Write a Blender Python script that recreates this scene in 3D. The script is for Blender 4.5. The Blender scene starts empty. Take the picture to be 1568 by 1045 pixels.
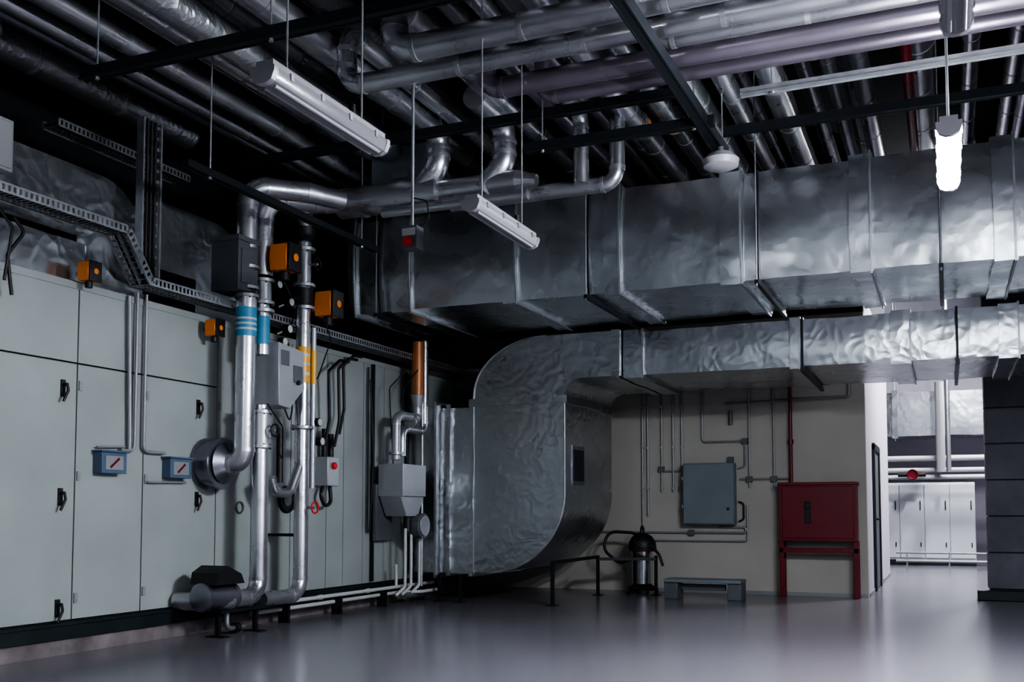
import bpy, math, random
from mathutils import Vector, Matrix, noise
random.seed(7)
V=Vector
# ------------------------------------------------------------------ materials
def mat(name,col,metal=0.0,rough=0.5,bump=0.0,bscale=20,bdet=4,var=0.0,vscale=3,rvar=0.0,emit=None,estr=0,dist=0.0,bump2=0,b2scale=3,spec=None,bdist=0.02,voro=0,voscale=8,vdet=5):
    m=bpy.data.materials.new(name); m.use_nodes=True
    nt=m.node_tree; N=nt.nodes; L=nt.links; p=N['Principled BSDF']
    p.inputs['Base Color'].default_value=(*col,1); p.inputs['Metallic'].default_value=metal
    p.inputs['Roughness'].default_value=rough
    if spec is not None: p.inputs['Specular IOR Level'].default_value=spec
    tc=N.new('ShaderNodeTexCoord')
    if var>0:
        n=N.new('ShaderNodeTexNoise'); n.inputs['Scale'].default_value=vscale; n.inputs['Detail'].default_value=vdet
        L.new(tc.outputs['Object'],n.inputs['Vector'])
        r=N.new('ShaderNodeValToRGB'); r.color_ramp.elements[0].position=.25; r.color_ramp.elements[1].position=.75
        r.color_ramp.elements[0].color=(*[c*(1-var) for c in col],1)
        r.color_ramp.elements[1].color=(*[min(1,c*(1+var*.6)) for c in col],1)
        L.new(n.outputs['Fac'],r.inputs['Fac']); L.new(r.outputs['Color'],p.inputs['Base Color'])
    if rvar>0:
        n=N.new('ShaderNodeTexNoise'); n.inputs['Scale'].default_value=vscale*1.7; n.inputs['Detail'].default_value=3
        L.new(tc.outputs['Object'],n.inputs['Vector'])
        mr=N.new('ShaderNodeMapRange'); mr.inputs[1].default_value=.3; mr.inputs[2].default_value=.7
        mr.inputs[3].default_value=max(.03,rough-rvar); mr.inputs[4].default_value=min(1,rough+rvar)
        L.new(n.outputs['Fac'],mr.inputs[0]); L.new(mr.outputs[0],p.inputs['Roughness'])
    if bump>0:
        n=N.new('ShaderNodeTexNoise'); n.inputs['Scale'].default_value=bscale; n.inputs['Detail'].default_value=bdet
        n.inputs['Distortion'].default_value=dist
        L.new(tc.outputs['Object'],n.inputs['Vector'])
        b=N.new('ShaderNodeBump'); b.inputs['Strength'].default_value=bump; b.inputs['Distance'].default_value=bdist
        L.new(n.outputs['Fac'],b.inputs['Height'])
        last=b
        if bump2>0:
            n2=N.new('ShaderNodeTexNoise'); n2.inputs['Scale'].default_value=b2scale; n2.inputs['Detail'].default_value=2
            L.new(tc.outputs['Object'],n2.inputs['Vector'])
            b2=N.new('ShaderNodeBump'); b2.inputs['Strength'].default_value=bump2; b2.inputs['Distance'].default_value=.06
            L.new(n2.outputs['Fac'],b2.inputs['Height']); L.new(b.outputs['Normal'],b2.inputs['Normal']); last=b2
        if voro>0:
            nn=N.new('ShaderNodeTexNoise'); nn.inputs['Scale'].default_value=2.5; nn.inputs['Detail'].default_value=2
            L.new(tc.outputs['Object'],nn.inputs['Vector'])
            vm=N.new('ShaderNodeVectorMath'); vm.operation='SCALE'; vm.inputs['Scale'].default_value=.4
            L.new(nn.outputs['Color'],vm.inputs[0])
            va=N.new('ShaderNodeVectorMath'); va.operation='ADD'; L.new(tc.outputs['Object'],va.inputs[0]); L.new(vm.outputs[0],va.inputs[1])
            vo=N.new('ShaderNodeTexVoronoi'); vo.feature='SMOOTH_F1'; vo.inputs['Smoothness'].default_value=.35
            vo.inputs['Scale'].default_value=voscale; L.new(va.outputs[0],vo.inputs['Vector'])
            b3=N.new('ShaderNodeBump'); b3.inputs['Distance'].default_value=.03; b3.inputs['Strength'].default_value=voro
            L.new(vo.outputs['Distance'],b3.inputs['Height']); L.new(last.outputs['Normal'],b3.inputs['Normal']); last=b3
        L.new(last.outputs['Normal'],p.inputs['Normal'])
    if emit:
        p.inputs['Emission Color'].default_value=(*emit,1); p.inputs['Emission Strength'].default_value=estr
    return m
FOIL=mat('foil',(.60,.62,.64),1,.27,.12,5,3,var=.08,vscale=1.2,rvar=.03,dist=.5,bump2=.12,b2scale=1.8,voro=.10,voscale=7)
FOILE=mat('foil_crinkled',(.54,.56,.58),1,.29,.15,5,3,var=.08,vscale=1.2,rvar=.03,dist=.5,bump2=.14,b2scale=1.8,voro=.20,voscale=9)
FOILD=mat('foil_dull',(.42,.44,.46),.95,.38,.2,7,3,var=.15,vscale=1.2,rvar=.06,dist=1.0,bump2=.2,b2scale=2.2,voro=.12,voscale=9)
JACK=mat('pipe_jacket',(.55,.55,.58),.92,.30,.08,25,3,var=.2,vscale=2,rvar=.06)
JACKD=mat('pipe_jacket_dark',(.28,.28,.32),.9,.34,.06,30,3,var=.25,vscale=2,rvar=.08)
JACKW=mat('pipe_jacket_pale',(.40,.41,.43),.6,.38,.05,30,3,var=.15,vscale=2)
FOILP=mat('pipe_foil',(.58,.59,.61),.95,.33,.3,18,4,var=.15,vscale=4,dist=1,voro=.2,voscale=16)
MAUVE=mat('mauve_pipe',(.29,.25,.30),.8,.30,.03,30,2,var=.2,vscale=2)  # metallic pipe with a mauve tint in its base colour
GALV=mat('galvanised',(.42,.43,.45),.85,.42,.05,60,3,var=.25,vscale=9)
STRUT=mat('strut_black',(.016,.020,.024),.4,.45,.03,40,2)
BLACK=mat('black_rubber',(.010,.010,.012),0,.5,.03,40,2)
PANEL=mat('ahu_panel',(.29,.312,.305),.0,.36,.02,60,3,var=.12,vscale=1.5,rvar=.06)
GAP=mat('ahu_gap',(.02,.025,.025),.2,.6,.02,30,2)
RAIL=mat('ahu_rail',(.022,.032,.035),.3,.4,.04,40,3,var=.3,vscale=5)
PLINTH=mat('plinth_concrete',(.18,.15,.155),0,.85,.5,14,8,var=.5,vscale=4)
ORANGE=mat('actuator_orange',(.72,.22,.04),0,.4,.02,30,2)
YELLOW=mat('label_yellow',(.65,.33,.05),0,.4,.02,30,2)
BROWN=mat('brass_brown',(.33,.13,.05),.3,.4,.04,30,2,var=.2)
BLUE=mat('label_blue',(.05,.22,.36),0,.5,.01,30,2)
WHITE=mat('white_plastic',(.45,.45,.45),0,.4,.01,30,2)
BLUEGREY=mat('switch_blue_grey',(.08,.12,.18),0,.35,.02,30,2)
GREYBOX=mat('grey_box',(.11,.12,.13),.2,.45,.03,40,2,var=.15)
CABG=mat('cabinet_grey',(.17,.20,.22),.1,.42,.03,40,2,var=.08)
RED=mat('hydrant_red',(.15,.005,.015),0,.38,.04,30,2,var=.15)
REDB=mat('red_button',(.6,.02,.02),0,.4,.01,30,2)
CREAM=mat('wall_cream',(.40,.375,.335),0,.75,.06,40,5,var=.1,vscale=1.2)
PALE=mat('wall_pale',(.46,.43,.50),0,.7,.05,40,5,var=.06,vscale=1.2)
DARKW=mat('wall_dark',(.008,.010,.013),0,.9,.1,8,5)  # near-black base colour for the left wall and upper wall parts
CEIL=mat('ceiling_dark',(.006,.009,.010),0,.9,.1,8,5)
COND=mat('conduit_grey',(.27,.27,.28),.3,.45,.02,30,2)
LAMPOFF=mat('lamp_diffuser_off',(.24,.235,.25),.0,.16,.03,50,2,var=.08)
LAMPH=mat('lamp_housing',(.34,.33,.35),.1,.4,.02,40,2)
LAMPON=mat('lamp_diffuser_lit',(.9,.9,.95),0,.4,.01,40,2,emit=(.87,.93,1.0),estr=260)
LAMPON2=mat('lamp_diffuser_lit_boosted',(.9,.9,.95),0,.4,.01,40,2,emit=(.87,.93,1.0),estr=560)  # emission raised to strengthen the highlight on the supply duct
LAMPON3=mat('lamp_diffuser_far_room',(.9,.9,.95),0,.4,.01,40,2,emit=(.92,.95,1.0),estr=1000)
CABW=mat('cabinet_white',(.60,.61,.65),0,.4,.02,40,2,var=.05)
STEEL=mat('stainless',(.6,.6,.62),1,.2,.04,30,2)
BLOCK=mat('concrete_block',(.16,.155,.18),0,.8,.25,12,8,var=.3,vscale=2.5)
FLOOR=mat('floor_painted_concrete',(.16,.15,.172),0,.22,0,1.5,3,var=.05,vscale=.5,rvar=0,spec=.6,vdet=2)

# ------------------------------------------------------------------ builder
class B:
    def __init__(s,name):
        s.name=name; s.v=[]; s.f=[]; s.mi=[]; s.mats=[]; s.M=Matrix.Identity(4)
    def idx(s,m):
        if m not in s.mats: s.mats.append(m)
        return s.mats.index(m)
    def add(s,vs,fs,m):
        o=len(s.v); s.v+= [s.M@V(p) for p in vs]; i=s.idx(m)
        for f in fs: s.f.append([o+k for k in f]); s.mi.append(i)
    def box(s,x0,y0,z0,x1,y1,z1,m):
        if x0>x1:x0,x1=x1,x0
        if y0>y1:y0,y1=y1,y0
        if z0>z1:z0,z1=z1,z0
        vs=[(x0,y0,z0),(x1,y0,z0),(x1,y1,z0),(x0,y1,z0),(x0,y0,z1),(x1,y0,z1),(x1,y1,z1),(x0,y1,z1)]
        s.add(vs,[(0,3,2,1),(4,5,6,7),(0,1,5,4),(1,2,6,5),(2,3,7,6),(3,0,4,7)],m)
    def cbox(s,c,d,m):
        s.box(c[0]-d[0]/2,c[1]-d[1]/2,c[2]-d[2]/2,c[0]+d[0]/2,c[1]+d[1]/2,c[2]+d[2]/2,m)
    def beam(s,p0,p1,w,h,m):
        p0=V(p0);p1=V(p1);d=(p1-p0).normalized()
        up=V((0,0,1)) if abs(d.z)<.9 else V((0,1,0))
        a=d.cross(up).normalized()*w/2; b=a.cross(d).normalized()*h/2
        vs=[p0-a-b,p0+a-b,p0+a+b,p0-a+b,p1-a-b,p1+a-b,p1+a+b,p1-a+b]
        s.add(vs,[(0,3,2,1),(4,5,6,7),(0,1,5,4),(1,2,6,5),(2,3,7,6),(3,0,4,7)],m)
    def foil(s,x0,y0,z0,x1,y1,z1,m,res=.1,amp=.012,bulge=0):
        zc=(z0+z1)/2; hh=(z1-z0)/2
        def fn(p):
            p=V(p); q=p+noise.noise_vector(p*1.8)*amp*1.6+noise.noise_vector(p*6.5)*amp*.5
            if bulge and abs(p.y-y0)<1e-4: q.y-=bulge*(1-((p.z-zc)/hh)**2)
            return q
        def face(o,a,b):
            o=V(o);a=V(a);b=V(b)
            na=max(1,int(a.length/res)); nb=max(1,int(b.length/res))
            vs=[fn(o+a*(i/na)+b*(j/nb)) for i in range(na+1) for j in range(nb+1)]
            fs=[(i*(nb+1)+j,(i+1)*(nb+1)+j,(i+1)*(nb+1)+j+1,i*(nb+1)+j+1) for i in range(na) for j in range(nb)]
            s.add(vs,fs,m)
        dx,dy,dz=(x1-x0,0,0),(0,y1-y0,0),(0,0,z1-z0)
        face((x0,y0,z0),dx,dz); face((x0,y1,z0),dz,dx)
        face((x0,y0,z0),dy,dx); face((x0,y0,z1),dx,dy)
        face((x0,y0,z0),dz,dy); face((x1,y0,z0),dy,dz)
    def path(s,pts,rf,n=6):
        pts=[V(p) for p in pts]; out=[pts[0]]; marks=[]
        for i in range(1,len(pts)-1):
            a,p,b=pts[i-1],pts[i],pts[i+1]
            d1=(p-a).normalized(); d2=(b-p).normalized(); th=d1.angle(d2)
            if th<.05: out.append(p); continue
            Lg=min(rf*math.tan(th/2),(p-a).length*.49,(b-p).length*.49); r=Lg/math.tan(th/2)
            c=p+(d2-d1).normalized()*r/math.cos(th/2)
            st=p-d1*Lg; ax=d1.cross(d2).normalized(); marks.append((st,d1)); marks.append((p+d2*Lg,d2))
            for k in range(n+1):
                out.append(c+Matrix.Rotation(th*k/n,3,ax)@(st-c))
        out.append(pts[-1]); return out,marks
    def tube(s,pts,r,m,rf=None,seg=18,n=6,collar=False,cm=None):
        if rf is None: rf=r*2.2
        P,marks=s.path(pts,rf,n)
        Q=[P[0]]
        for p in P[1:]:
            if (p-Q[-1]).length>1e-4: Q.append(p)
        P=Q
        T=[]
        for i in range(len(P)):
            a=P[max(0,i-1)]; b=P[min(len(P)-1,i+1)]; T.append((b-a).normalized())
        nrm=T[0].orthogonal().normalized(); vs=[]
        for i,p in enumerate(P):
            nrm=(nrm-T[i]*nrm.dot(T[i])).normalized(); bn=T[i].cross(nrm)
            for k in range(seg):
                a=2*math.pi*k/seg; vs.append(p+nrm*math.cos(a)*r+bn*math.sin(a)*r)
        fs=[]
        for i in range(len(P)-1):
            for k in range(seg):
                k2=(k+1)%seg; fs.append((i*seg+k,i*seg+k2,(i+1)*seg+k2,(i+1)*seg+k))
        fs.append(tuple(reversed(range(seg)))); fs.append(tuple((len(P)-1)*seg+k for k in range(seg)))
        s.add(vs,fs,m)
        if collar:
            for q,d in marks: s.cyl(q-d*.018,q+d*.018,r*1.07,cm or m,seg=seg)
            for a,b in zip(pts[:-1],pts[1:]):
                a=V(a);b=V(b);l=(b-a).length
                if l>1.6:
                    k=int(l/1.1)
                    for j in range(1,k+1):
                        q=a+(b-a)*(j/(k+1)); d=(b-a).normalized(); s.cyl(q-d*.02,q+d*.02,r*1.035,cm or m,seg=seg)
    def cyl(s,p0,p1,r,m,r1=None,seg=24):
        s.lathe(p0,p1,[(0,r),(1,r if r1 is None else r1)],m,seg)
    def lathe(s,p0,p1,prof,m,seg=24):
        p0=V(p0);p1=V(p1);d=p1-p0; t=d.normalized(); a=t.orthogonal().normalized(); b=t.cross(a); vs=[];fs=[]
        for f,r in prof:
            for k in range(seg):
                an=2*math.pi*k/seg; vs.append(p0+d*f+(a*math.cos(an)+b*math.sin(an))*r)
        n=len(prof)
        for i in range(n-1):
            for k in range(seg):
                k2=(k+1)%seg; fs.append((i*seg+k,i*seg+k2,(i+1)*seg+k2,(i+1)*seg+k))
        fs.append(tuple(reversed(range(seg)))); fs.append(tuple((n-1)*seg+k for k in range(seg)))
        s.add(vs,fs,m)
    def torus(s,c,ax,R,r,m,seg=28,a0=0,a1=2*math.pi):
        c=V(c); ax=V(ax).normalized(); a=ax.orthogonal().normalized(); b=ax.cross(a)
        pts=[c+(a*math.cos(a0+(a1-a0)*k/seg)+b*math.sin(a0+(a1-a0)*k/seg))*R for k in range(seg+1)]
        s.tube(pts,r,m,rf=.001,seg=10,n=1)
    def prism(s,poly,axis,a0,a1,m,div=1):
        def mk(p,q):
            return (q,p[0],p[1]) if axis=='x' else ((p[0],q,p[1]) if axis=='y' else (p[0],p[1],q))
        n=len(poly); vs=[]
        for j in range(div+1): vs+=[mk(p,a0+(a1-a0)*j/div) for p in poly]
        fs=[tuple(reversed(range(n))),tuple(div*n+k for k in range(n))]
        for j in range(div):
            for k in range(n):
                k2=(k+1)%n; fs.append((j*n+k,j*n+k2,(j+1)*n+k2,(j+1)*n+k))
        s.add(vs,fs,m)
    def done(s,bevel=0,parent=None,ang=38,fixn=True):
        xs=[p.x for p in s.v];ys=[p.y for p in s.v];zs=[p.z for p in s.v]
        c=V(((min(xs)+max(xs))/2,(min(ys)+max(ys))/2,min(zs)))
        me=bpy.data.meshes.new(s.name); me.from_pydata([tuple(p-c) for p in s.v],[],s.f)
        for m in s.mats: me.materials.append(m)
        me.polygons.foreach_set('material_index',s.mi)
        me.polygons.foreach_set('use_smooth',[True]*len(s.f))
        me.update()
        import bmesh
        bm=bmesh.new(); bm.from_mesh(me)
        bmesh.ops.remove_doubles(bm,verts=bm.verts,dist=1e-5) if len(s.f)<20000 else None
        bmesh.ops.recalc_face_normals(bm,faces=bm.faces); bm.to_mesh(me); bm.free()
        me.set_sharp_from_angle(angle=math.radians(ang))
        o=bpy.data.objects.new(s.name,me); o.location=c
        bpy.context.collection.objects.link(o)
        if bevel:
            bv=o.modifiers.new('bevel','BEVEL'); bv.width=bevel; bv.segments=2; bv.limit_method='ANGLE'; bv.angle_limit=math.radians(50)
        return o

# ------------------------------------------------------------------ room shell
b=B('floor'); b.box(-8.5,-6,-.12,8,27,0,FLOOR); b.done()
b=B('ceiling'); b.box(-8.5,-4,6.3,8,27,6.45,CEIL); b.done()
b=B('wall_left'); b.box(-8.5,-4,0,-8.3,14.8,6.3,DARKW); b.done()
b=B('wall_right'); b.box(7.0,-4,0,7.2,26.2,3.2,PALE); b.box(7.0,-4,3.2,7.2,26.2,6.3,DARKW); b.done()
b=B('wall_back')
b.box(-8.3,14.6,0,-1.0,14.8,3.9,CREAM); b.box(-8.3,14.6,3.9,-1.0,14.8,6.3,DARKW); b.done()
b=B('wall_passage'); b.box(-1.2,14.8,0,-1.0,20.2,4.2,PALE); b.box(-1.2,14.6,4.2,-1.0,20.2,6.3,DARKW); b.done()
b=B('wall_right_block')
zz=[0.14,.62,1.10,1.58,2.06,2.54,3.02,3.5,4.2,6.3]
b.box(.50,14.93,0,6.9,15.25,6.3,GAP)
for a,c in zip(zz[:-1],zz[1:]): b.box(.48,14.9,a+.008,7,15.3,c-.008,BLOCK if a<4 else DARKW)
b.done(.006)
b=B('trim_block_base'); b.box(.34,14.7,0,7,14.9,.13,RAIL); b.done(.01)
b=B('wall_far'); b.box(-5,26,0,7,26.2,6.3,PALE); b.done()
b=B('baseboard_back'); b.box(-4.2,14.585,0,-1.0,14.6,.05,COND); b.done()
b=B('baseboard_passage'); b.box(-1.0,14.8,0,-.985,15.7,.05,COND); b.box(-1.0,18.0,0,-.985,20.2,.05,COND); b.done()
b=B('door_1')
b.box(-.999,15.8,0,-.96,15.9,2.15,RAIL); b.box(-.999,17.0,0,-.96,17.1,2.15,RAIL); b.box(-.999,15.8,2.07,-.96,17.1,2.17,RAIL)
b.box(-.999,15.9,.01,-.985,17.0,2.07,GREYBOX)
b.cyl((-.985,16.0,1.05),(-.93,16.0,1.05),.015,BLACK); b.box(-.94,16.0,1.04,-.92,16.13,1.06,BLACK); b.done(.004)

# ------------------------------------------------------------------ AHU
b=B('air_handling_unit'); XF=-6.6
b.box(-8.1,2.6,.26,XF-.03,13.95,3.0,GAP)
seams=[2.6,3.5,4.45,5.4,6.30,7.07,8.06,8.63,9.3,10.0,10.36,10.8,11.3,12.3,13.2,13.95]
for i,(y0,y1) in enumerate(zip(seams[:-1],seams[1:])):
    g=.007
    if y1<8.1:
        b.box(XF-.05,y0+g,.28,XF,y1-g,2.375,PANEL); b.box(XF-.05,y0+g,2.39,XF,y1-g,3.02,PANEL)
    else: b.box(XF-.05,y0+g,.28,XF,y1-g,3.02,PANEL)
b.box(-8.12,2.55,3.0,XF+.01,14,3.06,PANEL)
b.box(-8.1,2.5,.13,XF+.03,14,.255,RAIL); b.box(-8.1,2.5,.24,XF+.045,14,.262,RAIL)
b.box(-8.0,2.5,0,XF+.0,14,.13,PLINTH)
def handle(y,z):
    b.box(XF,y-.022,z-.05,XF+.012,y+.022,z+.09,BLACK)
    b.cyl((XF,y,z+.05),(XF+.055,y,z+.05),.014,BLACK,seg=12)
    b.tube([(XF+.05,y,z+.06),(XF+.055,y+.01,z),(XF+.045,y-.03,z-.09)],.011,BLACK,seg=10)
for y in (5.25,6.15,7.78):
    for z in (.36,1.256,2.14): handle(y,z)
for y in (6.30,7.07,8.06,5.4):
    for z in (.45,2.2,1.45): b.box(XF-.002,y+.015,z-.04,XF+.012,y+.05,z+.04,COND)
for y,z in ((8.42,1.2),(8.42,2.05)): b.torus((XF+.015,y,z),(1,0,0),.055,.01,GREYBOX)
b.cyl((XF,9.22,1.29),(XF+.02,9.22,1.29),.15,BLACK,seg=32); b.torus((XF+.02,9.22,1.29),(1,0,0),.13,.018,BLACK); b.cyl((XF+.01,9.22,1.29),(XF+.028,9.22,1.29),.07,GREYBOX)
b.done(.004)
b=B('insulated_plenum'); b.foil(-8.0,2.7,3.08,-6.66,6.42,3.42,FOILE,.08,.012)
b.prism([(6.42,3.08),(6.42,3.42),(6.9,3.08)],'x',-7.9,-6.66,FOILE); b.done()
def elbow_yz(name,y0,y1,zt,zb,x0,x1,m):
    b=B(name); R=.55; poly=[(y0,zb),(y0,zt)]
    for k in range(13):
        a=math.pi/2*(1-k/12); poly.append((y1-R+R*math.cos(a),zt-R+R*math.sin(a)))
    poly+=[(y1,3.08),(y1-.8,3.08),(y1-.8,zb)]
    b.prism(poly,'x',x0,x1,m,div=4); b.done(0)
elbow_yz('insulated_elbow_duct',2.6,7.2,4.1,3.5,-7.9,-6.75,FOILE)
elbow_yz('insulated_elbow_duct',7.45,8.75,4.1,3.45,-7.9,-6.8,FOILD)

# ------------------------------------------------------------------ big supply duct (foil lagging bulges slightly on the face)
b=B('supply_air_duct'); Y0,Y1,Z0,Z1=10.1,11.85,3.45,4.53
cuffs=[(-6.35,-6.25),(-5.79,-5.52),(-4.41,-4.22),(-3.24,-3.05),(-2.03,-1.80),(-.80,-.58),(.44,.64),(1.6,1.8),(2.8,3.0),(4.0,4.2),(5.2,5.4)]
b.foil(-6.3,Y0,Z0,6.6,Y1,Z1,FOIL,.09,.010,bulge=.045)
for c0,c1 in cuffs:
    b.foil(c0,Y0-.035,Z0-.03,c1,Y1+.03,Z1+.035,FOIL,.06,.012,bulge=.045)
    b.foil(c1-.03,Y0-.05,Z0-.045,c1-.012,Y1+.04,Z1+.06,GALV,.09,0,bulge=.045)
for x in (-5.95,-3.42,-1.66,0.0,1.3,2.6,4.6):
    b.foil(x-.01,Y0-.02,Z0-.028,x+.01,Y1+.03,Z1+.02,STRUT,.09,0,bulge=.05)
    b.box(x-.02,Y0-.13,Z0-.065,x+.02,Y1+.03,Z0-.028,STRUT)
    b.cyl((x,Y0-.11,Z0-.09),(x,Y0-.11,6.3),.007,GALV,seg=8)
b.done()
# ------------------------------------------------------------------ return duct (second)
b=B('return_air_duct'); Y0,Y1,Z0,Z1=11.96,13.85,2.82,3.36
b.foil(-3.35,Y0,Z0,6.6,Y1,Z1,FOILE,.09,.009,bulge=.02)
for c0,c1 in ((-3.60,-3.35),(-1.62,-1.50),(-.535,-.32),(.55,.75),(1.7,1.9),(2.9,3.1),(4.4,4.6)):
    b.foil(c0,Y0-.03,Z0-.03,c1,Y1+.03,Z1+.02,FOILE,.06,.009,bulge=.02)
    b.foil(c1-.02,Y0-.04,Z0-.045,c1-.002,Y1+.04,Z1+.03,GALV,.09,0,bulge=.02)
for x in (-1.48,.14,1.3,2.6): 
    b.box(x-.012,Y0-.055,Z0-.03,x+.012,Y1+.03,Z1+.02,STRUT); b.box(x-.02,Y0-.1,Z0-.07,x+.02,Y1+.1,Z0-.03,STRUT)
b.done()
# ------------------------------------------------------------------ S elbow duct
b=B('curved_elbow_duct')
poly=[(-5.62,.38)]
cx,cz,rx,rz=-5.42,1.40,1.06,1.02
for k in range(17):
    a=-math.pi/2+math.pi/2*k/16; poly.append((cx+rx*math.cos(a),cz+rz*math.sin(a)))
poly+=[(-4.36,2.60)]
for k in range(1,7):
    a=math.pi-math.pi/2*k/6; poly.append((-4.16+.2*math.cos(a),2.62+.2*math.sin(a)))
poly+=[(-3.62,2.82),(-3.62,3.38),(-4.62,3.38)]
for k in range(1,15):
    a=math.pi/2+math.pi/2*k/14; poly.append((-4.62+.99*math.cos(a),2.66+.72*math.sin(a)))
poly+=[(-5.62,2.5)]
b.prism(poly,'y',11.9,13.82,FOILE,div=6)
b.foil(-5.68,11.87,2.52,-4.32,13.86,2.62,FOILE,.06,.012)
b.foil(-3.74,11.87,2.79,-3.64,13.86,3.39,FOILE,.06,.008)
pl=[V((p[0],11.895,p[1])) for p in poly]
b.tube([(x.x,x.y,x.z) for x in pl[1:19]],.014,GALV,rf=.001,n=1,seg=8)
b.tube([(x.x,x.y,x.z) for x in pl[27:]],.014,GALV,rf=.001,n=1,seg=8)
b.foil(-6.57,11.93,.36,-5.6,13.8,2.52,FOILE,.08,.014)
for x in (-6.12,-5.98,-5.64): b.foil(x-.03,11.88,.33,x+.03,13.85,2.56,FOILE,.06,.01)
b.box(-6.16,11.84,.30,-6.13,13.88,2.6,GALV)
b.box(-4.362,12.15,1.5,-4.345,12.6,2.0,JACKD); b.box(-4.35,12.2,1.55,-4.335,12.55,1.95,STRUT)
b.done()
b=B('duct_support_stand')
for x,y in ((-4.5,11.82),(-4.5,13.6),(-3.75,13.9),(-6.05,11.8),(-5.75,11.8)):
    h=.55 if x>-5 else .36
    b.box(x-.02,y-.02,0,x+.02,y+.02,h,STRUT); b.box(x-.06,y-.06,0,x+.06,y+.06,.01,STRUT)
b.beam((-4.5,11.82,.53),(-4.5,13.6,.53),.04,.04,STRUT); b.beam((-4.5,13.6,.5),(-3.75,13.9,.5),.04,.04,STRUT)
b.done()

# ------------------------------------------------------------------ strip lamps
def lamp(x,y0,y1,z,on=None):
    b=B('strip_light'); dm=on or LAMPOFF; w=.068
    b.box(x-.05,y0+.02,z+.04,x+.05,y1-.02,z+.085,LAMPH)
    prof=[(x-w,z+.045),(x-w,z+.02),(x-w*.75,z-.02),(x-w*.3,z-.035),(x+w*.3,z-.035),(x+w*.75,z-.02),(x+w,z+.02),(x+w,z+.045)]
    b.prism(prof,'y',y0+.03,y1-.03,dm)
    for a in (y0,y1-.035):
        pr=[(x+(p-x)*1.06,z+(q-z)*1.06) for p,q in prof]; b.prism(pr,'y',a,a+.035,LAMPH)
    for k in range(4):
        yy=y0+.15+(y1-y0-.3)*k/3
        for sx in(-1,1): b.box(x+sx*w-.006,yy-.012,z+.02,x+sx*w+.006,yy+.012,z+.055,GALV)
    if not on:
        for sx in (-.03,.03): b.cyl((x+sx,y0+.06,z-.030),(x+sx,y1-.06,z-.030),.011,LAMPH,seg=10)
    for yy in (y0+.2,y1-.2):
        b.cyl((x,yy,z+.085),(x,yy,6.3),.006,GALV,seg=8)
    b.cyl((x,y1-.3,z+.085),(x,y1-.3,z+.16),.02,BLACK,seg=10)
    b.done(0)
lamp(-3.0,3.95,5.06,3.26); lamp(-3.03,6.35,7.5,3.3)
lamp(.09,3.9,4.95,3.35); lamp(.06,6.25,7.38,3.35,LAMPON2)
lamp(3.03,3.9,5.15,3.3,LAMPON); lamp(1.1,6.25,7.4,3.35,LAMPON2); lamp(-3.03,1.3,2.45,3.3,LAMPON); lamp(3.03,-.6,.7,3.35,LAMPON)  # out of view; all but the first added to light duct and AHU
lamp(1.2,17.2,18.5,5.5,LAMPON3); lamp(1.0,21,22.3,5.5,LAMPON3)

# ------------------------------------------------------------------ ceiling pipes
def pipe(pts,r,m,rf=None,name='insulated_ceiling_pipe',collar=True):
    b=B(name); b.tube(pts,r,m,rf=rf if rf else r*1.9,collar=collar,cm=GALV if m in(JACK,FOILP) else m); b.done()
pipe([(-4.4,13.5,5.05),(-4.4,6.9,5.05),(-4.4,6.9,4.6),(6.8,6.9,4.6)],.08,JACK)
pipe([(-3.8,13.5,5.05),(-3.8,6.62,5.05),(-3.8,6.62,4.66),(6.8,6.62,4.66)],.10,JACK)
pipe([(-3.4,13.5,5.05),(-3.4,7.41,5.05),(-3.4,7.41,4.6),(6.8,7.41,4.6)],.085,MAUVE)
pipe([(-3.04,13.5,5.05),(-3.04,7.77,5.05),(-3.04,7.77,4.62),(6.8,7.77,4.62)],.065,MAUVE)
pipe([(-1.9,7.15,5.0),(-1.9,7.15,4.62),(6.8,7.15,4.62)],.07,JACK)
pipe([(-5.5,5.9,5.3),(6.8,5.9,5.3)],.1,JACK)
pipe([(-2.5,6.1,4.9),(6.8,6.1,4.9)],.1,MAUVE)
for x,z,r,m in [(-6.62,5.0,.05,JACKD),(-6.45,5.0,.07,JACK),(-6.1,5.0,.09,JACK),(-5.3,4.98,.14,FOILP),(-5.72,5.1,.11,JACK),
    (-4.95,5.2,.1,JACK),(-2.75,5.02,.11,JACK),(-2.42,5.05,.09,JACK),(-2.08,5.0,.13,FOILP),(-1.74,5.0,.09,JACK),(-1.36,5.05,.12,JACK),
    (-.9,5.2,.07,JACKD),(-.64,5.2,.09,JACKD),(.8,5.2,.08,JACKD),(1.5,5.2,.1,JACK),(2.3,5.2,.08,JACK)]:
    pipe([(x,2.2,z),(x,14.3,z)],r,m)
pipe([(-.25,8.3,5.3),(-.25,14.3,5.3)],.05,RED,name='sprinkler_pipe')
random.seed(3)
x=-7.8
while x<6:
    r=random.choice([.08,.1,.13,.16]); x+=r
    pipe([(x,1.8,5.62+random.uniform(-.08,.1)),(x,14.4,5.62+random.uniform(-.02,.1))],r,random.choice([JACK,JACKD,JACK,FOILP,JACK]))
    x+=r+random.uniform(.12,.34)
pipe([(-6.9,2.3,5.3),(-6.9,5.6,5.3),(-6.9,5.6,4.9),(-8.1,5.6,4.9)],.12,JACK)
pipe([(-7.4,2.3,5.2),(-7.4,8.5,5.2)],.16,FOILP)
pipe([(-4.62,2.2,4.98),(-4.62,8.95,4.98),(-4.62,8.95,4.62),(-4.9,8.98,4.36)],.115,JACK)
pipe([(-3.92,8.3,4.98),(-3.92,9.0,4.98),(-3.92,9.0,4.58),(-4.15,9.0,4.34)],.115,JACK)
pipe([(-3.16,5.5,5.0),(-3.16,9.1,5.0),(-3.16,9.1,4.3)],.075,JACK)
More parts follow.
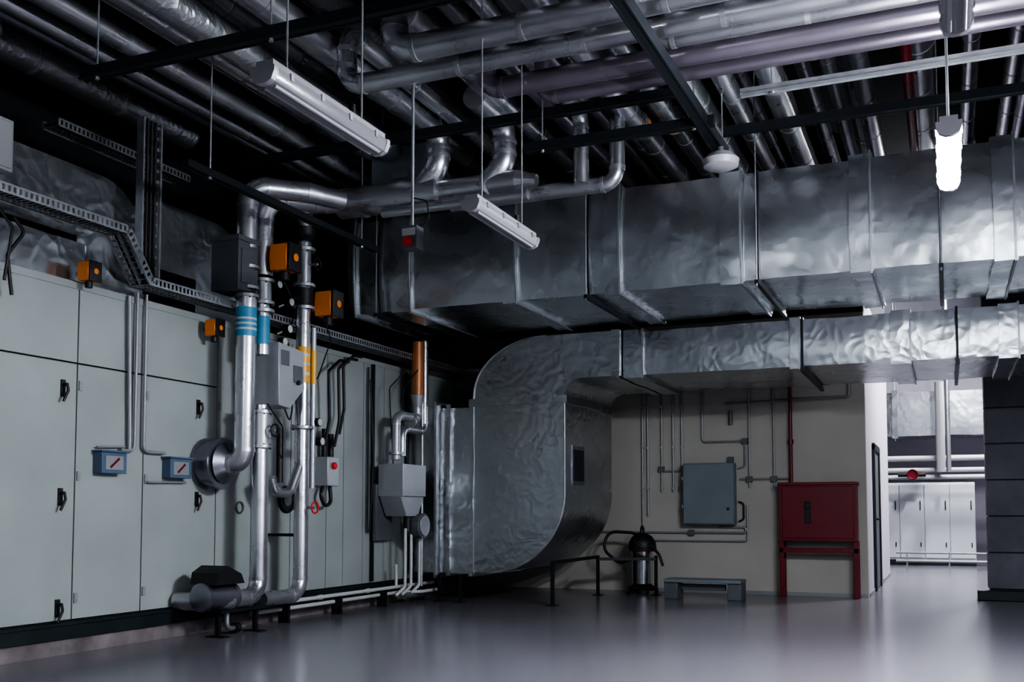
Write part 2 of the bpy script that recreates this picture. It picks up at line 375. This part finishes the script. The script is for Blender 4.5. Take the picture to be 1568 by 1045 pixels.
pipe([(-4.6,9.2,4.30),(-2.83,9.2,4.30),(-2.83,9.2,5.0),(-2.83,12,5.0)],.075,JACK)
SH=Matrix.Translation((-.03,-.1,0))
b=B('header_pipe'); b.M=SH
b.tube([(-6.2,8.35,3.5),(-6.2,8.35,4.3),(-5.9,8.9,4.36),(-5.55,9.1,4.38),(-3.75,9.1,4.38)],.11,JACK,rf=.25,collar=True)
b.lathe((-3.75,9.1,4.38),(-3.55,9.1,4.36),[(0,.11),(.5,.08),(1,.06)],JACK)
b.cyl((-5.75,9.07,4.38),(-4.6,9.1,4.38),.155,JACK,seg=28); b.cyl((-5.5,9.1,4.38),(-5.46,9.1,4.38),.165,GALV); b.cyl((-5.05,9.1,4.38),(-5.01,9.1,4.38),.165,GALV)
b.tube([(-5.2,9.0,4.2),(-3.6,9.0,4.2)],.05,JACK)
b.done()
b=B('ceiling_control_box'); b.box(-5.55,9.2,4.58,-4.85,9.5,4.98,CABG); b.box(-5.57,9.18,4.95,-4.83,9.52,4.99,CABG); b.box(-5.3,9.185,4.65,-5.1,9.2,4.72,COND)
for x in (-5.5,-4.9): b.cyl((x,9.35,4.99),(x,9.35,6.3),.008,GALV,seg=8)
b.done(.008)
for xx,yy,zz_ in ((-2.75,9.6,5.02),(-2.42,9.7,5.05)):
    b=B('pipe_joint_band'); b.cyl((xx,yy,zz_),(xx,yy+.12,zz_),.118,ORANGE); b.cyl((xx,yy-.01,zz_),(xx,yy,zz_),.125,GALV); b.cyl((xx,yy+.12,zz_),(xx,yy+.13,zz_),.125,GALV); b.done()

def strut(p0,p1,w=.05,h=.09,m=STRUT,name='strut_channel',rods=()):
    b=B(name); b.beam(p0,p1,w,h,m)
    p0=V(p0);p1=V(p1);d=(p1-p0).normalized(); sd=d.cross(V((0,0,1))).normalized()
    for s in(-1,1):
        o=sd*s*(w/2+.004); b.beam(p0+o+V((0,0,-h/2)),p1+o+V((0,0,-h/2)),.014,.012,m)
    for f in rods:
        q=p0+(p1-p0)*f; b.cyl(q,(q.x,q.y,6.3),.007,GALV,seg=8); b.cyl(q-V((0,0,h/2+.02)),q-V((0,0,h/2)),.018,GALV,seg=6)
    b.done()
strut((-5.84,5.55,4.4),(-1.0,5.55,4.4),.06,.08,rods=(.03,.35,.7))
strut((-1.85,3.6,4.4),(-1.78,9.1,4.4),.07,.11,rods=(.3,.98))
strut((-3.4,8.26,4.4),(-1.7,8.26,4.4),.06,.08,rods=(.1,.9))
strut((-1.4,7.8,4.4),(6.6,7.8,4.4),.05,.05,GALV,rods=(.03,.3,.6))
strut((-5.6,6.4,3.98),(-5.6,9.4,3.98),.06,.06,rods=(.1,.9))
strut((-6.6,8.4,4.75),(-2.0,8.4,4.75),.06,.08)
strut((-1.9,9.6,4.8),(6.6,9.6,4.8),.06,.08)
b=B('pendant_emergency_switch'); b.cyl((-3.87,7.05,3.42),(-3.87,7.05,6.3),.013,GALV,seg=10)
b.box(-3.94,6.99,3.24,-3.80,7.11,3.42,GREYBOX); b.cyl((-3.87,6.99,3.29),(-3.87,6.95,3.29),.035,REDB); b.box(-3.93,6.985,3.34,-3.81,6.99,3.4,WHITE)
b.tube([(-3.8,7.05,3.42),(-3.72,7.05,3.46),(-3.74,7.05,3.62),(-3.87,7.05,3.66)],.006,BLACK,rf=.05,seg=8); b.done(.004)
b=B('emergency_light'); b.lathe((-1.75,8.75,4.14),(-1.75,8.75,4.28),[(0,.09),(.2,.15),(.6,.16),(1,.1)],LAMPH); b.cyl((-1.75,8.75,4.28),(-1.75,8.75,4.34),.03,GREYBOX); b.done()

# ------------------------------------------------------------------ cable trays
def tray(pts,w=.22,h=.06,name='perforated_cable_tray',side=V((1,0,0))):
    b=B(name); pts=[V(p) for p in pts]
    for a,c in zip(pts[:-1],pts[1:]):
        L=(c-a).length; d=(c-a).normalized(); n=side.cross(d).normalized()
        if n.z<0: n=-n
        for s in(-1,1):
            q=side*s*w/2
            b.beam(a+q+n*h,c+q+n*h,.006,.016,GALV) ; b.beam(a+q,c+q,.006,.016,GALV)
            k=int(L/.05)
            for j in range(k+1):
                t=a+d*(L*j/max(1,k))+q
                b.add([t-d*.013,t+d*.013,t+d*.013+n*h,t-d*.013+n*h],[(0,1,2,3)],GALV)
        k=int(L/.05)
        for j in range(k+1):
            t=a+d*(L*j/max(1,k)); b.beam(t-side*w/2,t+side*w/2,.02,.003,GALV) if abs(d.z)<.9 else b.beam(t-side*w/2,t+side*w/2,.003,.02,GALV)
        for s in (-.9,0,.9): b.beam(a+side*s*w/2,c+side*s*w/2,.018,.003,GALV)
        b.tube([a+n*.025-side*.04,c+n*.025-side*.04],.018,BLACK,seg=8); b.tube([a+n*.02+side*.03,c+n*.02+side*.03],.014,BLACK,seg=8)
    b.done()
tray([(-6.4,3.0,3.5),(-6.4,6.5,3.5),(-6.4,6.78,3.12),(-6.4,13.2,3.12)])
b=B('vertical_cable_ladder')
for s in (-.11,.11): b.box(-6.62,7.05+s-.01,3.2,-6.54,7.05+s+.01,4.7,GALV)
for k in range(15): b.box(-6.6,6.94,3.25+k*.1,-6.57,7.16,3.28+k*.1,GALV)
for s in (-.05,0,.05): b.tube([(-6.56,7.05+s,3.1),(-6.56,7.05+s,4.7)],.015,BLACK,seg=8)
b.done()
tray([(-7.3,6.6,4.6),(-7.3,8.3,4.6)],.2)

# ------------------------------------------------------------------ riser assembly
b=B('riser_pipe_assembly'); b.M=SH
b.lathe((-6.56,8.02,1.62),(-6.36,8.02,1.62),[(0,.25),(.1,.25),(.1,.225),(.8,.225),(.8,.25),(1,.25)],JACKD,32)
b.lathe((-6.36,8.02,1.62),(-6.28,8.03,1.62),[(0,.2),(1,.12)],JACKD)
b.tube([(-6.4,7.98,1.62),(-6.15,8.05,1.62),(-6.15,8.05,3.22)],.1,JACK,rf=.2,collar=True)
b.tube([(-6.15,8.3,2.2),(-6.15,8.3,.33),(-6.15,7.7,.33),(-6.55,7.6,.33)],.085,JACK,rf=.18,collar=True)
b.tube([(-6.15,9.0,4.3),(-6.15,9.0,.3),(-6.15,8.35,.3)],.075,JACK,rf=.17,collar=True)
b.tube([(-6.15,9.0,4.2),(-6.15,9.0,4.38),(-5.7,9.1,4.38)],.09,JACK,rf=.15)
b.tube([(-6.15,8.05,3.7),(-6.15,8.05,4.32),(-5.85,8.6,4.38),(-5.6,9.1,4.38)],.1,JACK,rf=.2,collar=True)
b.cyl((-6.15,8.05,3.5),(-6.15,8.05,3.8),.07,BLACK)
b.tube([(-6.1,9.12,3.1),(-6.1,9.12,1.4)],.03,JACKW,seg=12)
b.cyl((-6.15,8.62,1.45),(-6.15,8.62,2.0),.035,BLACK)
b.tube([(-6.15,8.3,2.7),(-6.15,8.3,3.4)],.075,JACK)
for y,zs in ((8.05,(3.22,3.3,3.5)),(8.3,(3.12,3.2,3.42,1.78,2.12)),(9.0,(3.28,3.52,2.02,3.9))):
    for z in zs:
        b.cyl((-6.15,y,z),(-6.15,y,z+.03),.12,GALV)
        for k in range(8):
            a=k*math.pi/4+.2; b.cyl((-6.15+.1*math.cos(a),y+.1*math.sin(a),z-.012),(-6.15+.1*math.cos(a),y+.1*math.sin(a),z+.042),.009,BLACK,seg=6)
b.cyl((-6.15,8.3,1.8),(-6.15,8.3,2.12),.1,JACKW); b.cyl((-6.15,9,3.3),(-6.15,9,3.5),.1,BLACK); b.cyl((-6.15,9.0,4.0),(-6.15,9.0,4.15),.11,BLACK)
b.cyl((-6.15,8.05,3.25),(-6.15,8.05,3.5),.09,BLACK); b.cyl((-6.15,8.3,3.2),(-6.15,8.3,3.42),.09,GALV)
b.cyl((-6.15,8.05,2.84),(-6.15,8.05,3.12),.102,BLUE); b.cyl((-6.15,8.3,2.8),(-6.15,8.3,3.08),.077,BLUE)
for z in (2.9,2.95,3.0): b.cyl((-6.15,8.05,z),(-6.15,8.05,z+.02),.1025,WHITE)
b.cyl((-6.15,9.0,2.5),(-6.15,9.0,2.88),.077,YELLOW); b.cyl((-6.1,9.12,2.5),(-6.1,9.12,2.86),.032,YELLOW)
for z in (2.58,2.68,2.78): b.cyl((-6.15,9.0,z),(-6.15,9.0,z+.03),.0775,WHITE)
for y,z in ((8.42,3.42),(8.52,2.86),(9.15,2.1),(8.6,3.0),(8.62,3.28),(9.2,1.9)):
    b.cyl((-6.1,y,z),(-6.03,y,z),.045,BLACK); b.cyl((-6.03,y,z),(-6.027,y,z),.038,WHITE); b.cyl((-6.15,y-.05,z-.05),(-6.07,y,z),.012,GALV,seg=8)
# valve handles and thin sensor leads
for y,z in ((8.3,1.95),(9.0,1.2),(9.0,3.75)):
    b.cyl((-6.08,y,z),(-5.98,y,z),.014,GALV,seg=8); b.torus((-5.98,y,z),(1,0,0),.06,.008,REDB if z<1.5 else BLACK,seg=18)
b.tube([(-6.0,8.4,3.5),(-5.98,8.55,3.3),(-6.02,8.75,3.35),(-6.2,8.85,3.1)],.008,BLACK,rf=.06,seg=6)
b.tube([(-6.0,9.15,3.2),(-6.0,9.3,3.0),(-6.2,9.35,2.6),(-6.5,9.35,2.5)],.008,BLACK,rf=.06,seg=6)
b.tube([(-6.02,8.5,2.2),(-6.02,8.6,2.05),(-6.1,8.75,2.2),(-6.1,8.8,2.7),(-6.3,8.8,3.1)],.008,BLACK,rf=.06,seg=6)
b.tube([(-6.0,8.2,2.2),(-6.0,8.45,2.0),(-6.1,8.6,1.7)],.008,BLACK,rf=.06,seg=6)
for y in (7.75,8.3): 
    b.box(-6.2,y-.02,0,-6.16,y+.02,.27,STRUT); b.box(-6.28,y-.05,0,-6.08,y+.05,.01,STRUT)
b.box(-6.5,7.7,.22,-6.1,8.5,.25,STRUT)
b.tube([(-6.15,9.0,1.7),(-6.15,8.8,1.35),(-6.2,8.62,1.35),(-6.2,8.55,1.5)],.05,JACK,rf=.1)
for z in (2.4,.9):
    b.box(-6.55,8.97,z,-6.1,9.03,z+.03,STRUT)
b.lathe((-6.2,7.5,.38),(-6.17,7.97,.36),[(0,.10),(.04,.13),(.12,.13),(.12,.10),(.5,.12),(.8,.115),(.8,.13),(.9,.13),(1,.09)],JACKD,28)
b.prism([(7.55,.49),(7.95,.49),(7.9,.58),(7.7,.66),(7.57,.6)],'x',-6.34,-6.04,BLACK)
b.tube([(-6.2,7.9,.3),(-6.2,7.9,.06),(-6.2,8.15,.06)],.025,GALV,rf=.06,seg=10); b.cyl((-6.2,8.0,.06),(-6.2,8.06,.06),.05,BLACK)
b.done()
b=B('damper_motor_box'); b.box(-6.42,7.72,3.26,-6.1,8.02,3.76,GREYBOX); b.box(-6.43,7.70,3.73,-6.08,8.04,3.78,GREYBOX); b.box(-6.1,7.76,3.33,-6.09,7.98,3.66,GREYBOX); b.done(.012)
b=B('flow_meter_box')
b.prism([(8.2,2.82),(8.62,2.78),(8.64,2.4),(8.4,2.18),(8.22,2.2)],'x',-6.3,-5.98,JACKW); b.box(-5.985,8.45,2.45,-5.97,8.6,2.62,GREYBOX); b.cyl((-5.98,8.52,2.45),(-5.95,8.52,2.45),.025,BLACK)
b.box(-5.983,8.24,2.6,-5.975,8.38,2.75,GREYBOX); b.done(.01)
def actuator(c,s=1.0):
    b=B('valve_actuator'); x,y,z=c
    b.prism([(y-.1*s,z-.13*s),(y+.1*s,z-.13*s),(y+.12*s,z),(y+.1*s,z+.13*s),(y-.1*s,z+.13*s),(y-.12*s,z)],'x',x-.1*s,x+.1*s,ORANGE)
    b.box(x+.1*s,y-.105*s,z-.14*s,x+.13*s,y+.105*s,z+.14*s,BLACK)
    b.cyl((x+.13*s,y,z),(x+.14*s,y,z),.04*s,ORANGE)
    b.cyl((x,y,z-.22*s),(x,y,z-.13*s),.05*s,BLACK); b.cyl((x-.2*s,y,z),(x-.1*s,y,z),.03*s,BLACK)
    b.done(.012*s)
actuator((-5.98,8.28,3.66)); actuator((-6.02,9.12,3.36)); actuator((-6.5,6.3,3.14),.6); actuator((-6.45,7.82,2.92),.6); actuator((-6.3,11.5,1.66),.5)

def swbox(y,z):
    b=B('isolator_switch_box'); b.box(-6.6,y-.14,z-.09,-6.5,y+.14,z+.09,BLUEGREY); b.box(-6.5,y-.1,z-.06,-6.495,y+.1,z+.06,COND)
    b.beam((-6.492,y-.05,z-.04),(-6.492,y+.05,z+.04),.006,.02,RED); b.box(-6.6,y-.16,z+.09,-6.48,y+.16,z+.105,BLUEGREY); b.done(.008)
swbox(6.63,1.57); swbox(7.45,1.555)
def conduit(pts,r=.012,m=COND,name='conduit',clips=()):
    b=B(name); b.tube(pts,r,m,rf=.06,seg=10)
    for c in clips: b.cbox(c,(.03,.05,.05),GALV)
    b.done()
conduit([(-6.56,6.82,3.05),(-6.56,6.86,1.8),(-6.56,6.86,1.7)],.018); conduit([(-6.56,6.92,3.1),(-6.56,6.92,1.69),(-6.56,6.76,1.69)],.014)
conduit([(-6.56,7.03,3.1),(-6.56,7.03,1.69),(-6.56,7.3,1.69)],.014)
conduit([(-6.57,6.5,1.70),(-6.57,6.82,1.72)],.01); conduit([(-6.57,7.1,1.42),(-6.57,7.6,1.43)],.01)
conduit([(-6.5,5.55,3.4),(-6.46,5.62,3.3),(-6.5,5.5,3.1),(-6.5,5.55,2.8)],.014,BLACK,'black_cable')
conduit([(-6.5,5.4,3.45),(-6.45,5.5,3.3),(-6.5,5.48,2.9)],.012,BLACK,'black_cable')
for k,(y,zb,zt) in enumerate(((9.95,1.9,2.95),(10.05,2.05,3.0),(9.75,1.9,2.9))):
    conduit([(-6.4,y-.1,zb),(-6.4,y,zb+.3),(-6.4,y-.03,zt-.15),(-6.4,y+.2,zt),(-6.45,y+.45,zt+.02)],.018,BLACK,'black_hose')
b=B('pump_switch_unit'); b.box(-6.6,9.75,1.45,-6.42,9.98,1.78,JACKW); b.cyl((-6.42,9.87,1.68),(-6.39,9.87,1.68),.04,REDB); b.cyl((-6.5,9.8,1.78),(-6.5,9.8,2.1),.035,BLACK); b.cyl((-6.5,9.93,1.78),(-6.5,9.93,2.05),.035,BLACK)
b.tube([(-6.5,9.78,1.45),(-6.48,9.7,1.35),(-6.48,9.78,1.22),(-6.48,9.92,1.25),(-6.5,9.92,1.45)],.022,BLACK,rf=.08,seg=10); b.done(.006)
conduit([(-6.56,10.85,2.95),(-6.56,10.85,.9)],.012,STRUT); conduit([(-6.56,10.9,2.8),(-6.5,10.88,1.8),(-6.56,10.9,.9)],.012,BLACK,'black_cable')

b=B('humidifier_assembly')
b.cyl((-6.25,11.55,2.66),(-6.25,11.55,3.35),.085,BROWN); b.lathe((-6.25,11.55,2.5),(-6.25,11.55,2.66),[(0,.05),(.5,.07),(1,.09)],JACKW)
b.tube([(-6.25,11.74,3.4),(-6.25,11.74,2.2),(-6.25,11.15,2.2),(-6.25,11.15,1.85)],.05,JACK,rf=.12,collar=True)
b.tube([(-6.25,11.55,2.5),(-6.25,11.55,2.36),(-6.25,11.0,2.36),(-6.25,11.0,1.8)],.055,JACKW,rf=.12,collar=True)
b.cyl((-6.25,11.35,2.31),(-6.25,11.39,2.31),.09,GALV); b.cyl((-6.25,11.0,1.86),(-6.25,11.0,1.9),.09,GALV)
b.box(-6.5,11.0,1.35,-6.15,11.6,1.75,JACKW)
b.prism([(11.0,1.35),(11.6,1.35),(11.45,1.1),(11.15,1.1)],'x',-6.48,-6.18,JACKW)
b.cyl((-6.3,11.5,.98),(-6.12,11.5,.98),.16,GREYBOX,seg=28); b.cyl((-6.12,11.5,.98),(-6.1,11.5,.98),.13,JACKW,seg=28)
b.cyl((-6.25,11.3,1.1),(-6.25,11.3,.9),.05,BLACK)
b.box(-6.58,10.95,.8,-6.5,11.35,1.5,GREYBOX)
b.tube([(-6.2,11.1,2.9),(-6.35,11.0,2.7),(-6.3,10.95,2.3),(-6.3,11.02,1.75)],.009,BLACK,rf=.08,seg=6)
b.tube([(-6.2,11.5,3.0),(-6.3,11.3,2.75),(-6.3,11.2,2.5),(-6.25,11.3,2.4)],.009,BLACK,rf=.08,seg=6)
for y in (11.25,11.4,11.62): b.tube([(-6.25,y,.95),(-6.25,y,.22),(-6.3,y-.15,.12)],.02,WHITE,rf=.06,seg=10)
b.tube([(-6.25,11.68,3.0),(-6.25,11.68,.2)],.02,GALV,seg=10)
for y in (10.95,11.8): b.box(-6.58,y,.3,-6.54,y+.03,3.0,STRUT)
b.done(.004)
b=B('condensate_drain_pipe')
b.tube([(-6.35,8.6,.22),(-6.35,12.2,.22)],.022,WHITE,seg=10); b.tube([(-6.42,8.4,.14),(-6.42,11.4,.14),(-6.2,11.6,.14),(-6.2,12.0,.14)],.022,WHITE,seg=10)
b.tube([(-6.35,11.2,.22),(-6.35,11.2,.5)],.02,WHITE,seg=10); b.tube([(-6.3,11.3,.1),(-6.3,11.8,.1)],.04,GREYBOX,seg=10)
for y in (8.9,9.9,10.9,11.9): b.box(-6.45,y,0,-6.32,y+.03,.2,STRUT)
for y in (9.5,10.5,11.5): b.cyl((-6.35,y,.22),(-6.35,y+.05,.22),.03,WHITE,seg=10)
b.done()
b=B('wall_junction_box'); b.box(-6.35,4.88,3.6,-6.15,5.23,3.98,COND); b.box(-6.15,4.90,3.62,-6.14,5.21,3.96,COND); b.done(.008)

# ------------------------------------------------------------------ back wall items
YB=14.59
b=B('electrical_cabinet')
b.box(-3.48,YB-.2,.98,-2.75,YB,1.85,CABG); b.box(-3.47,YB-.215,.99,-2.76,YB-.2,1.84,CABG)
b.cyl((-2.83,YB-.215,1.2),(-2.83,YB-.235,1.2),.018,BLACK); b.box(-3.5,YB-.19,1.2,-3.48,YB-.17,1.26,GALV); b.box(-3.5,YB-.19,1.6,-3.48,YB-.17,1.66,GALV); b.done(.006)
b=B('fire_hose_cabinet')
b.box(-2.12,YB-.28,.76,-1.11,YB-.02,1.54,RED); b.box(-2.14,YB-.3,1.52,-1.09,YB,1.56,RED); b.box(-2.08,YB-.295,.8,-1.15,YB-.28,1.5,RED)
b.box(-1.78,YB-.31,1.0,-1.70,YB-.295,1.3,BLACK); b.cyl((-1.74,YB-.31,1.24),(-1.74,YB-.34,1.24),.04,BLACK)
b.box(-2.13,YB-.28,.60,-1.10,YB-.22,.67,RED)
for x in (-2.1,-1.13): b.box(x-.03,YB-.28,0,x+.03,YB-.22,.76,RED); b.box(x-.03,YB-.06,0,x+.03,YB-.02,.76,RED)
b.done(.006)
b=B('fire_riser_pipe'); b.tube([(-1.98,YB-.08,1.57),(-1.98,YB-.08,3.3)],.025,RED); b.cyl((-1.98,YB-.08,2.1),(-1.98,YB-.08,2.16),.04,RED); b.done()
yc=YB-.02
b=B('wall_conduit_run')
for x,z0 in ((-4.12,1.1),(-4.04,1.1),(-3.83,1.45),(-3.66,1.45),(-3.53,1.5)):
    b.tube([(x,yc,z0),(x,yc,2.95)],.014,COND,seg=8)
    for z in (1.5,2.1,2.7): b.cbox((x,yc,z),(.045,.03,.03),GALV)
b.tube([(-3.83,yc,1.75),(-3.5,yc,1.75)],.013,COND,seg=8)
b.tube([(-3.23,yc,2.95),(-3.23,yc,2.16),(-2.62,yc,2.16),(-2.62,yc,1.8),(-2.72,yc,1.77)],.014,COND,rf=.05,seg=8)
b.tube([(-2.82,yc,2.4),(-2.82,yc,2.6)],.03,GREYBOX,seg=8)
b.tube([(-2.56,yc,2.95),(-2.56,yc,1.5)],.014,COND,seg=8); b.tube([(-2.22,yc,2.95),(-2.22,yc,1.5)],.014,COND,seg=8)
b.tube([(-2.7,yc,1.62),(-2.0,yc,1.62)],.014,COND,seg=8)
b.tube([(-2.9,yc,2.7),(-1.2,yc,2.74),(-1.2,yc,2.95)],.016,COND,rf=.05,seg=8)
b.tube([(-2.72,yc,1.3),(-2.65,yc,1.28),(-2.65,yc,1.05),(-2.72,yc,1.02)],.013,BLACK,rf=.05,seg=8)
b.tube([(-4.9,yc,.86),(-2.62,yc,.86),(-2.62,yc,.94),(-3.0,yc,.94)],.016,COND,rf=.05,seg=8)
b.tube([(-4.12,yc,1.1),(-4.12,yc,.86)],.014,COND,seg=8); b.tube([(-4.2,yc,.74),(-2.6,yc,.74),(-2.6,yc,1.25)],.013,COND,rf=.05,seg=8)
for x,z in ((-3.83,1.78),(-3.53,1.5),(-2.62,2.16),(-2.56,1.62),(-2.22,1.62),(-2.82,1.9),(-3.4,.86)): b.cbox((x,yc-.01,z),(.08,.05,.08),GREYBOX)
b.done(.003)
b=B('industrial_vacuum_cleaner'); cx,cy=-4.0,14.1
b.lathe((cx,cy,.12),(cx,cy,.60),[(0,.12),(.05,.15),(.9,.15),(1,.16)],STEEL,32)
b.lathe((cx,cy,.60),(cx,cy,.86),[(0,.18),(.15,.2),(.5,.19),(.8,.14),(1,.06)],BLACK,32)
b.torus((cx,cy,.62),(0,0,1),.19,.008,RED)
b.torus((cx,cy,.88),(1,0,0),.07,.014,BLACK)
b.lathe((cx,cy,.05),(cx,cy,.12),[(0,.2),(.5,.21),(1,.15)],BLACK,32)
for a in range(4):
    t=a*math.pi/2+.6; q=V((cx+.21*math.cos(t),cy+.21*math.sin(t),.035)); b.cyl(q-V((.02,0,0)),q+V((.02,0,0)),.035,BLACK,seg=14); b.beam(q+V((0,0,.03)),(cx,cy,.09),.03,.02,BLACK)
b.tube([(cx-.1,cy-.12,.5),(cx-.3,cy-.15,.42),(cx-.55,cy-.1,.62),(cx-.5,cy-.05,.88),(cx-.15,cy,.86),(cx-.02,cy,.8)],.022,BLACK,rf=.16,seg=10)
b.tube([(cx+.15,cy-.1,.7),(cx+.28,cy-.12,.55),(cx+.33,cy-.12,.4)],.02,BLACK,rf=.1,seg=10)
b.done()
b=B('low_step_bench')
b.box(-3.5,13.35,.22,-2.48,13.75,.265,CABG)
for x in (-3.5,-2.66): b.box(x,13.38,0,x+.18,13.72,.22,GREYBOX)
b.box(-3.3,13.5,.12,-2.7,13.54,.2,GREYBOX); b.done(.008)

# ------------------------------------------------------------------ far room
b=B('far_equipment_cabinet'); b.box(-3,24,.12,.55,25.5,1.8,CABW)
for k in range(7): 
    x=-3+.507*k; b.box(x+.01,23.97,.16,x+.497,24,1.76,CABW); b.box(x+.42,23.95,1.2,x+.44,23.97,1.4,BLACK); b.box(x+.42,23.95,.4,x+.44,23.97,.5,BLACK)
b.box(-3,24,0,.55,25.5,.12,RAIL); b.done(.006)
b=B('far_air_duct'); b.foil(-4,23.6,2.8,5,24.8,3.75,FOIL,.15,.01)
for x in (-1,.0,1): 
    b.foil(x-.06,23.55,2.76,x+.06,24.85,3.8,FOIL,.1,.01)
    for y in (23.56,24.84): b.cyl((x,y,2.7),(x,y,6.3),.01,GALV,seg=8)
b.done()
b=B('far_pipe_bank')
for z,r in ((2.3,.06),(2.05,.05),(1.9,.05)): b.tube([(-4,23.4,z),(5,23.4,z)],r,WHITE,collar=True)
b.tube([(-.1,23.2,2.0),(-.1,23.2,3.9)],.09,WHITE); b.tube([(.05,22.9,2.0),(.05,22.9,6.3)],.05,JACK)
b.cyl((-.65,23.3,1.95),(-.65,23.05,1.95),.1,RED); b.cyl((-.95,23.2,1.95),(-.4,23.2,1.95),.05,BLACK); b.torus((-.65,23.03,1.95),(0,1,0),.1,.015,RED)
b.done()
b=B('floor_pipe_rail'); b.tube([(-1,22.6,.15),(1.6,22.6,.15)],.03,COND); b.tube([(-1,22.6,.32),(1.6,22.6,.32)],.02,COND)
for x in (-.8,0,.8,1.5): b.box(x,22.58,0,x+.03,22.62,.34,COND)
b.done()

# ------------------------------------------------------------------ light & world
w=bpy.data.worlds.new('World'); bpy.context.scene.world=w; w.use_nodes=True
w.node_tree.nodes['Background'].inputs[0].default_value=(.58,.66,.78,1); w.node_tree.nodes['Background'].inputs[1].default_value=.31
cam=bpy.data.cameras.new('camera'); co=bpy.data.objects.new('camera',cam); bpy.context.collection.objects.link(co)
co.location=(0,0,1.15); co.rotation_euler=(math.radians(93.4),0,math.radians(23.1))
cam.sensor_width=36; cam.lens=35.82; cam.shift_y=.1084; cam.clip_start=.05; cam.clip_end=200
sc=bpy.context.scene; sc.camera=co
try:
    sc.view_settings.view_transform='AgX'; sc.view_settings.look='AgX - High Contrast'; sc.view_settings.exposure=-.25
except Exception as e: print(e)
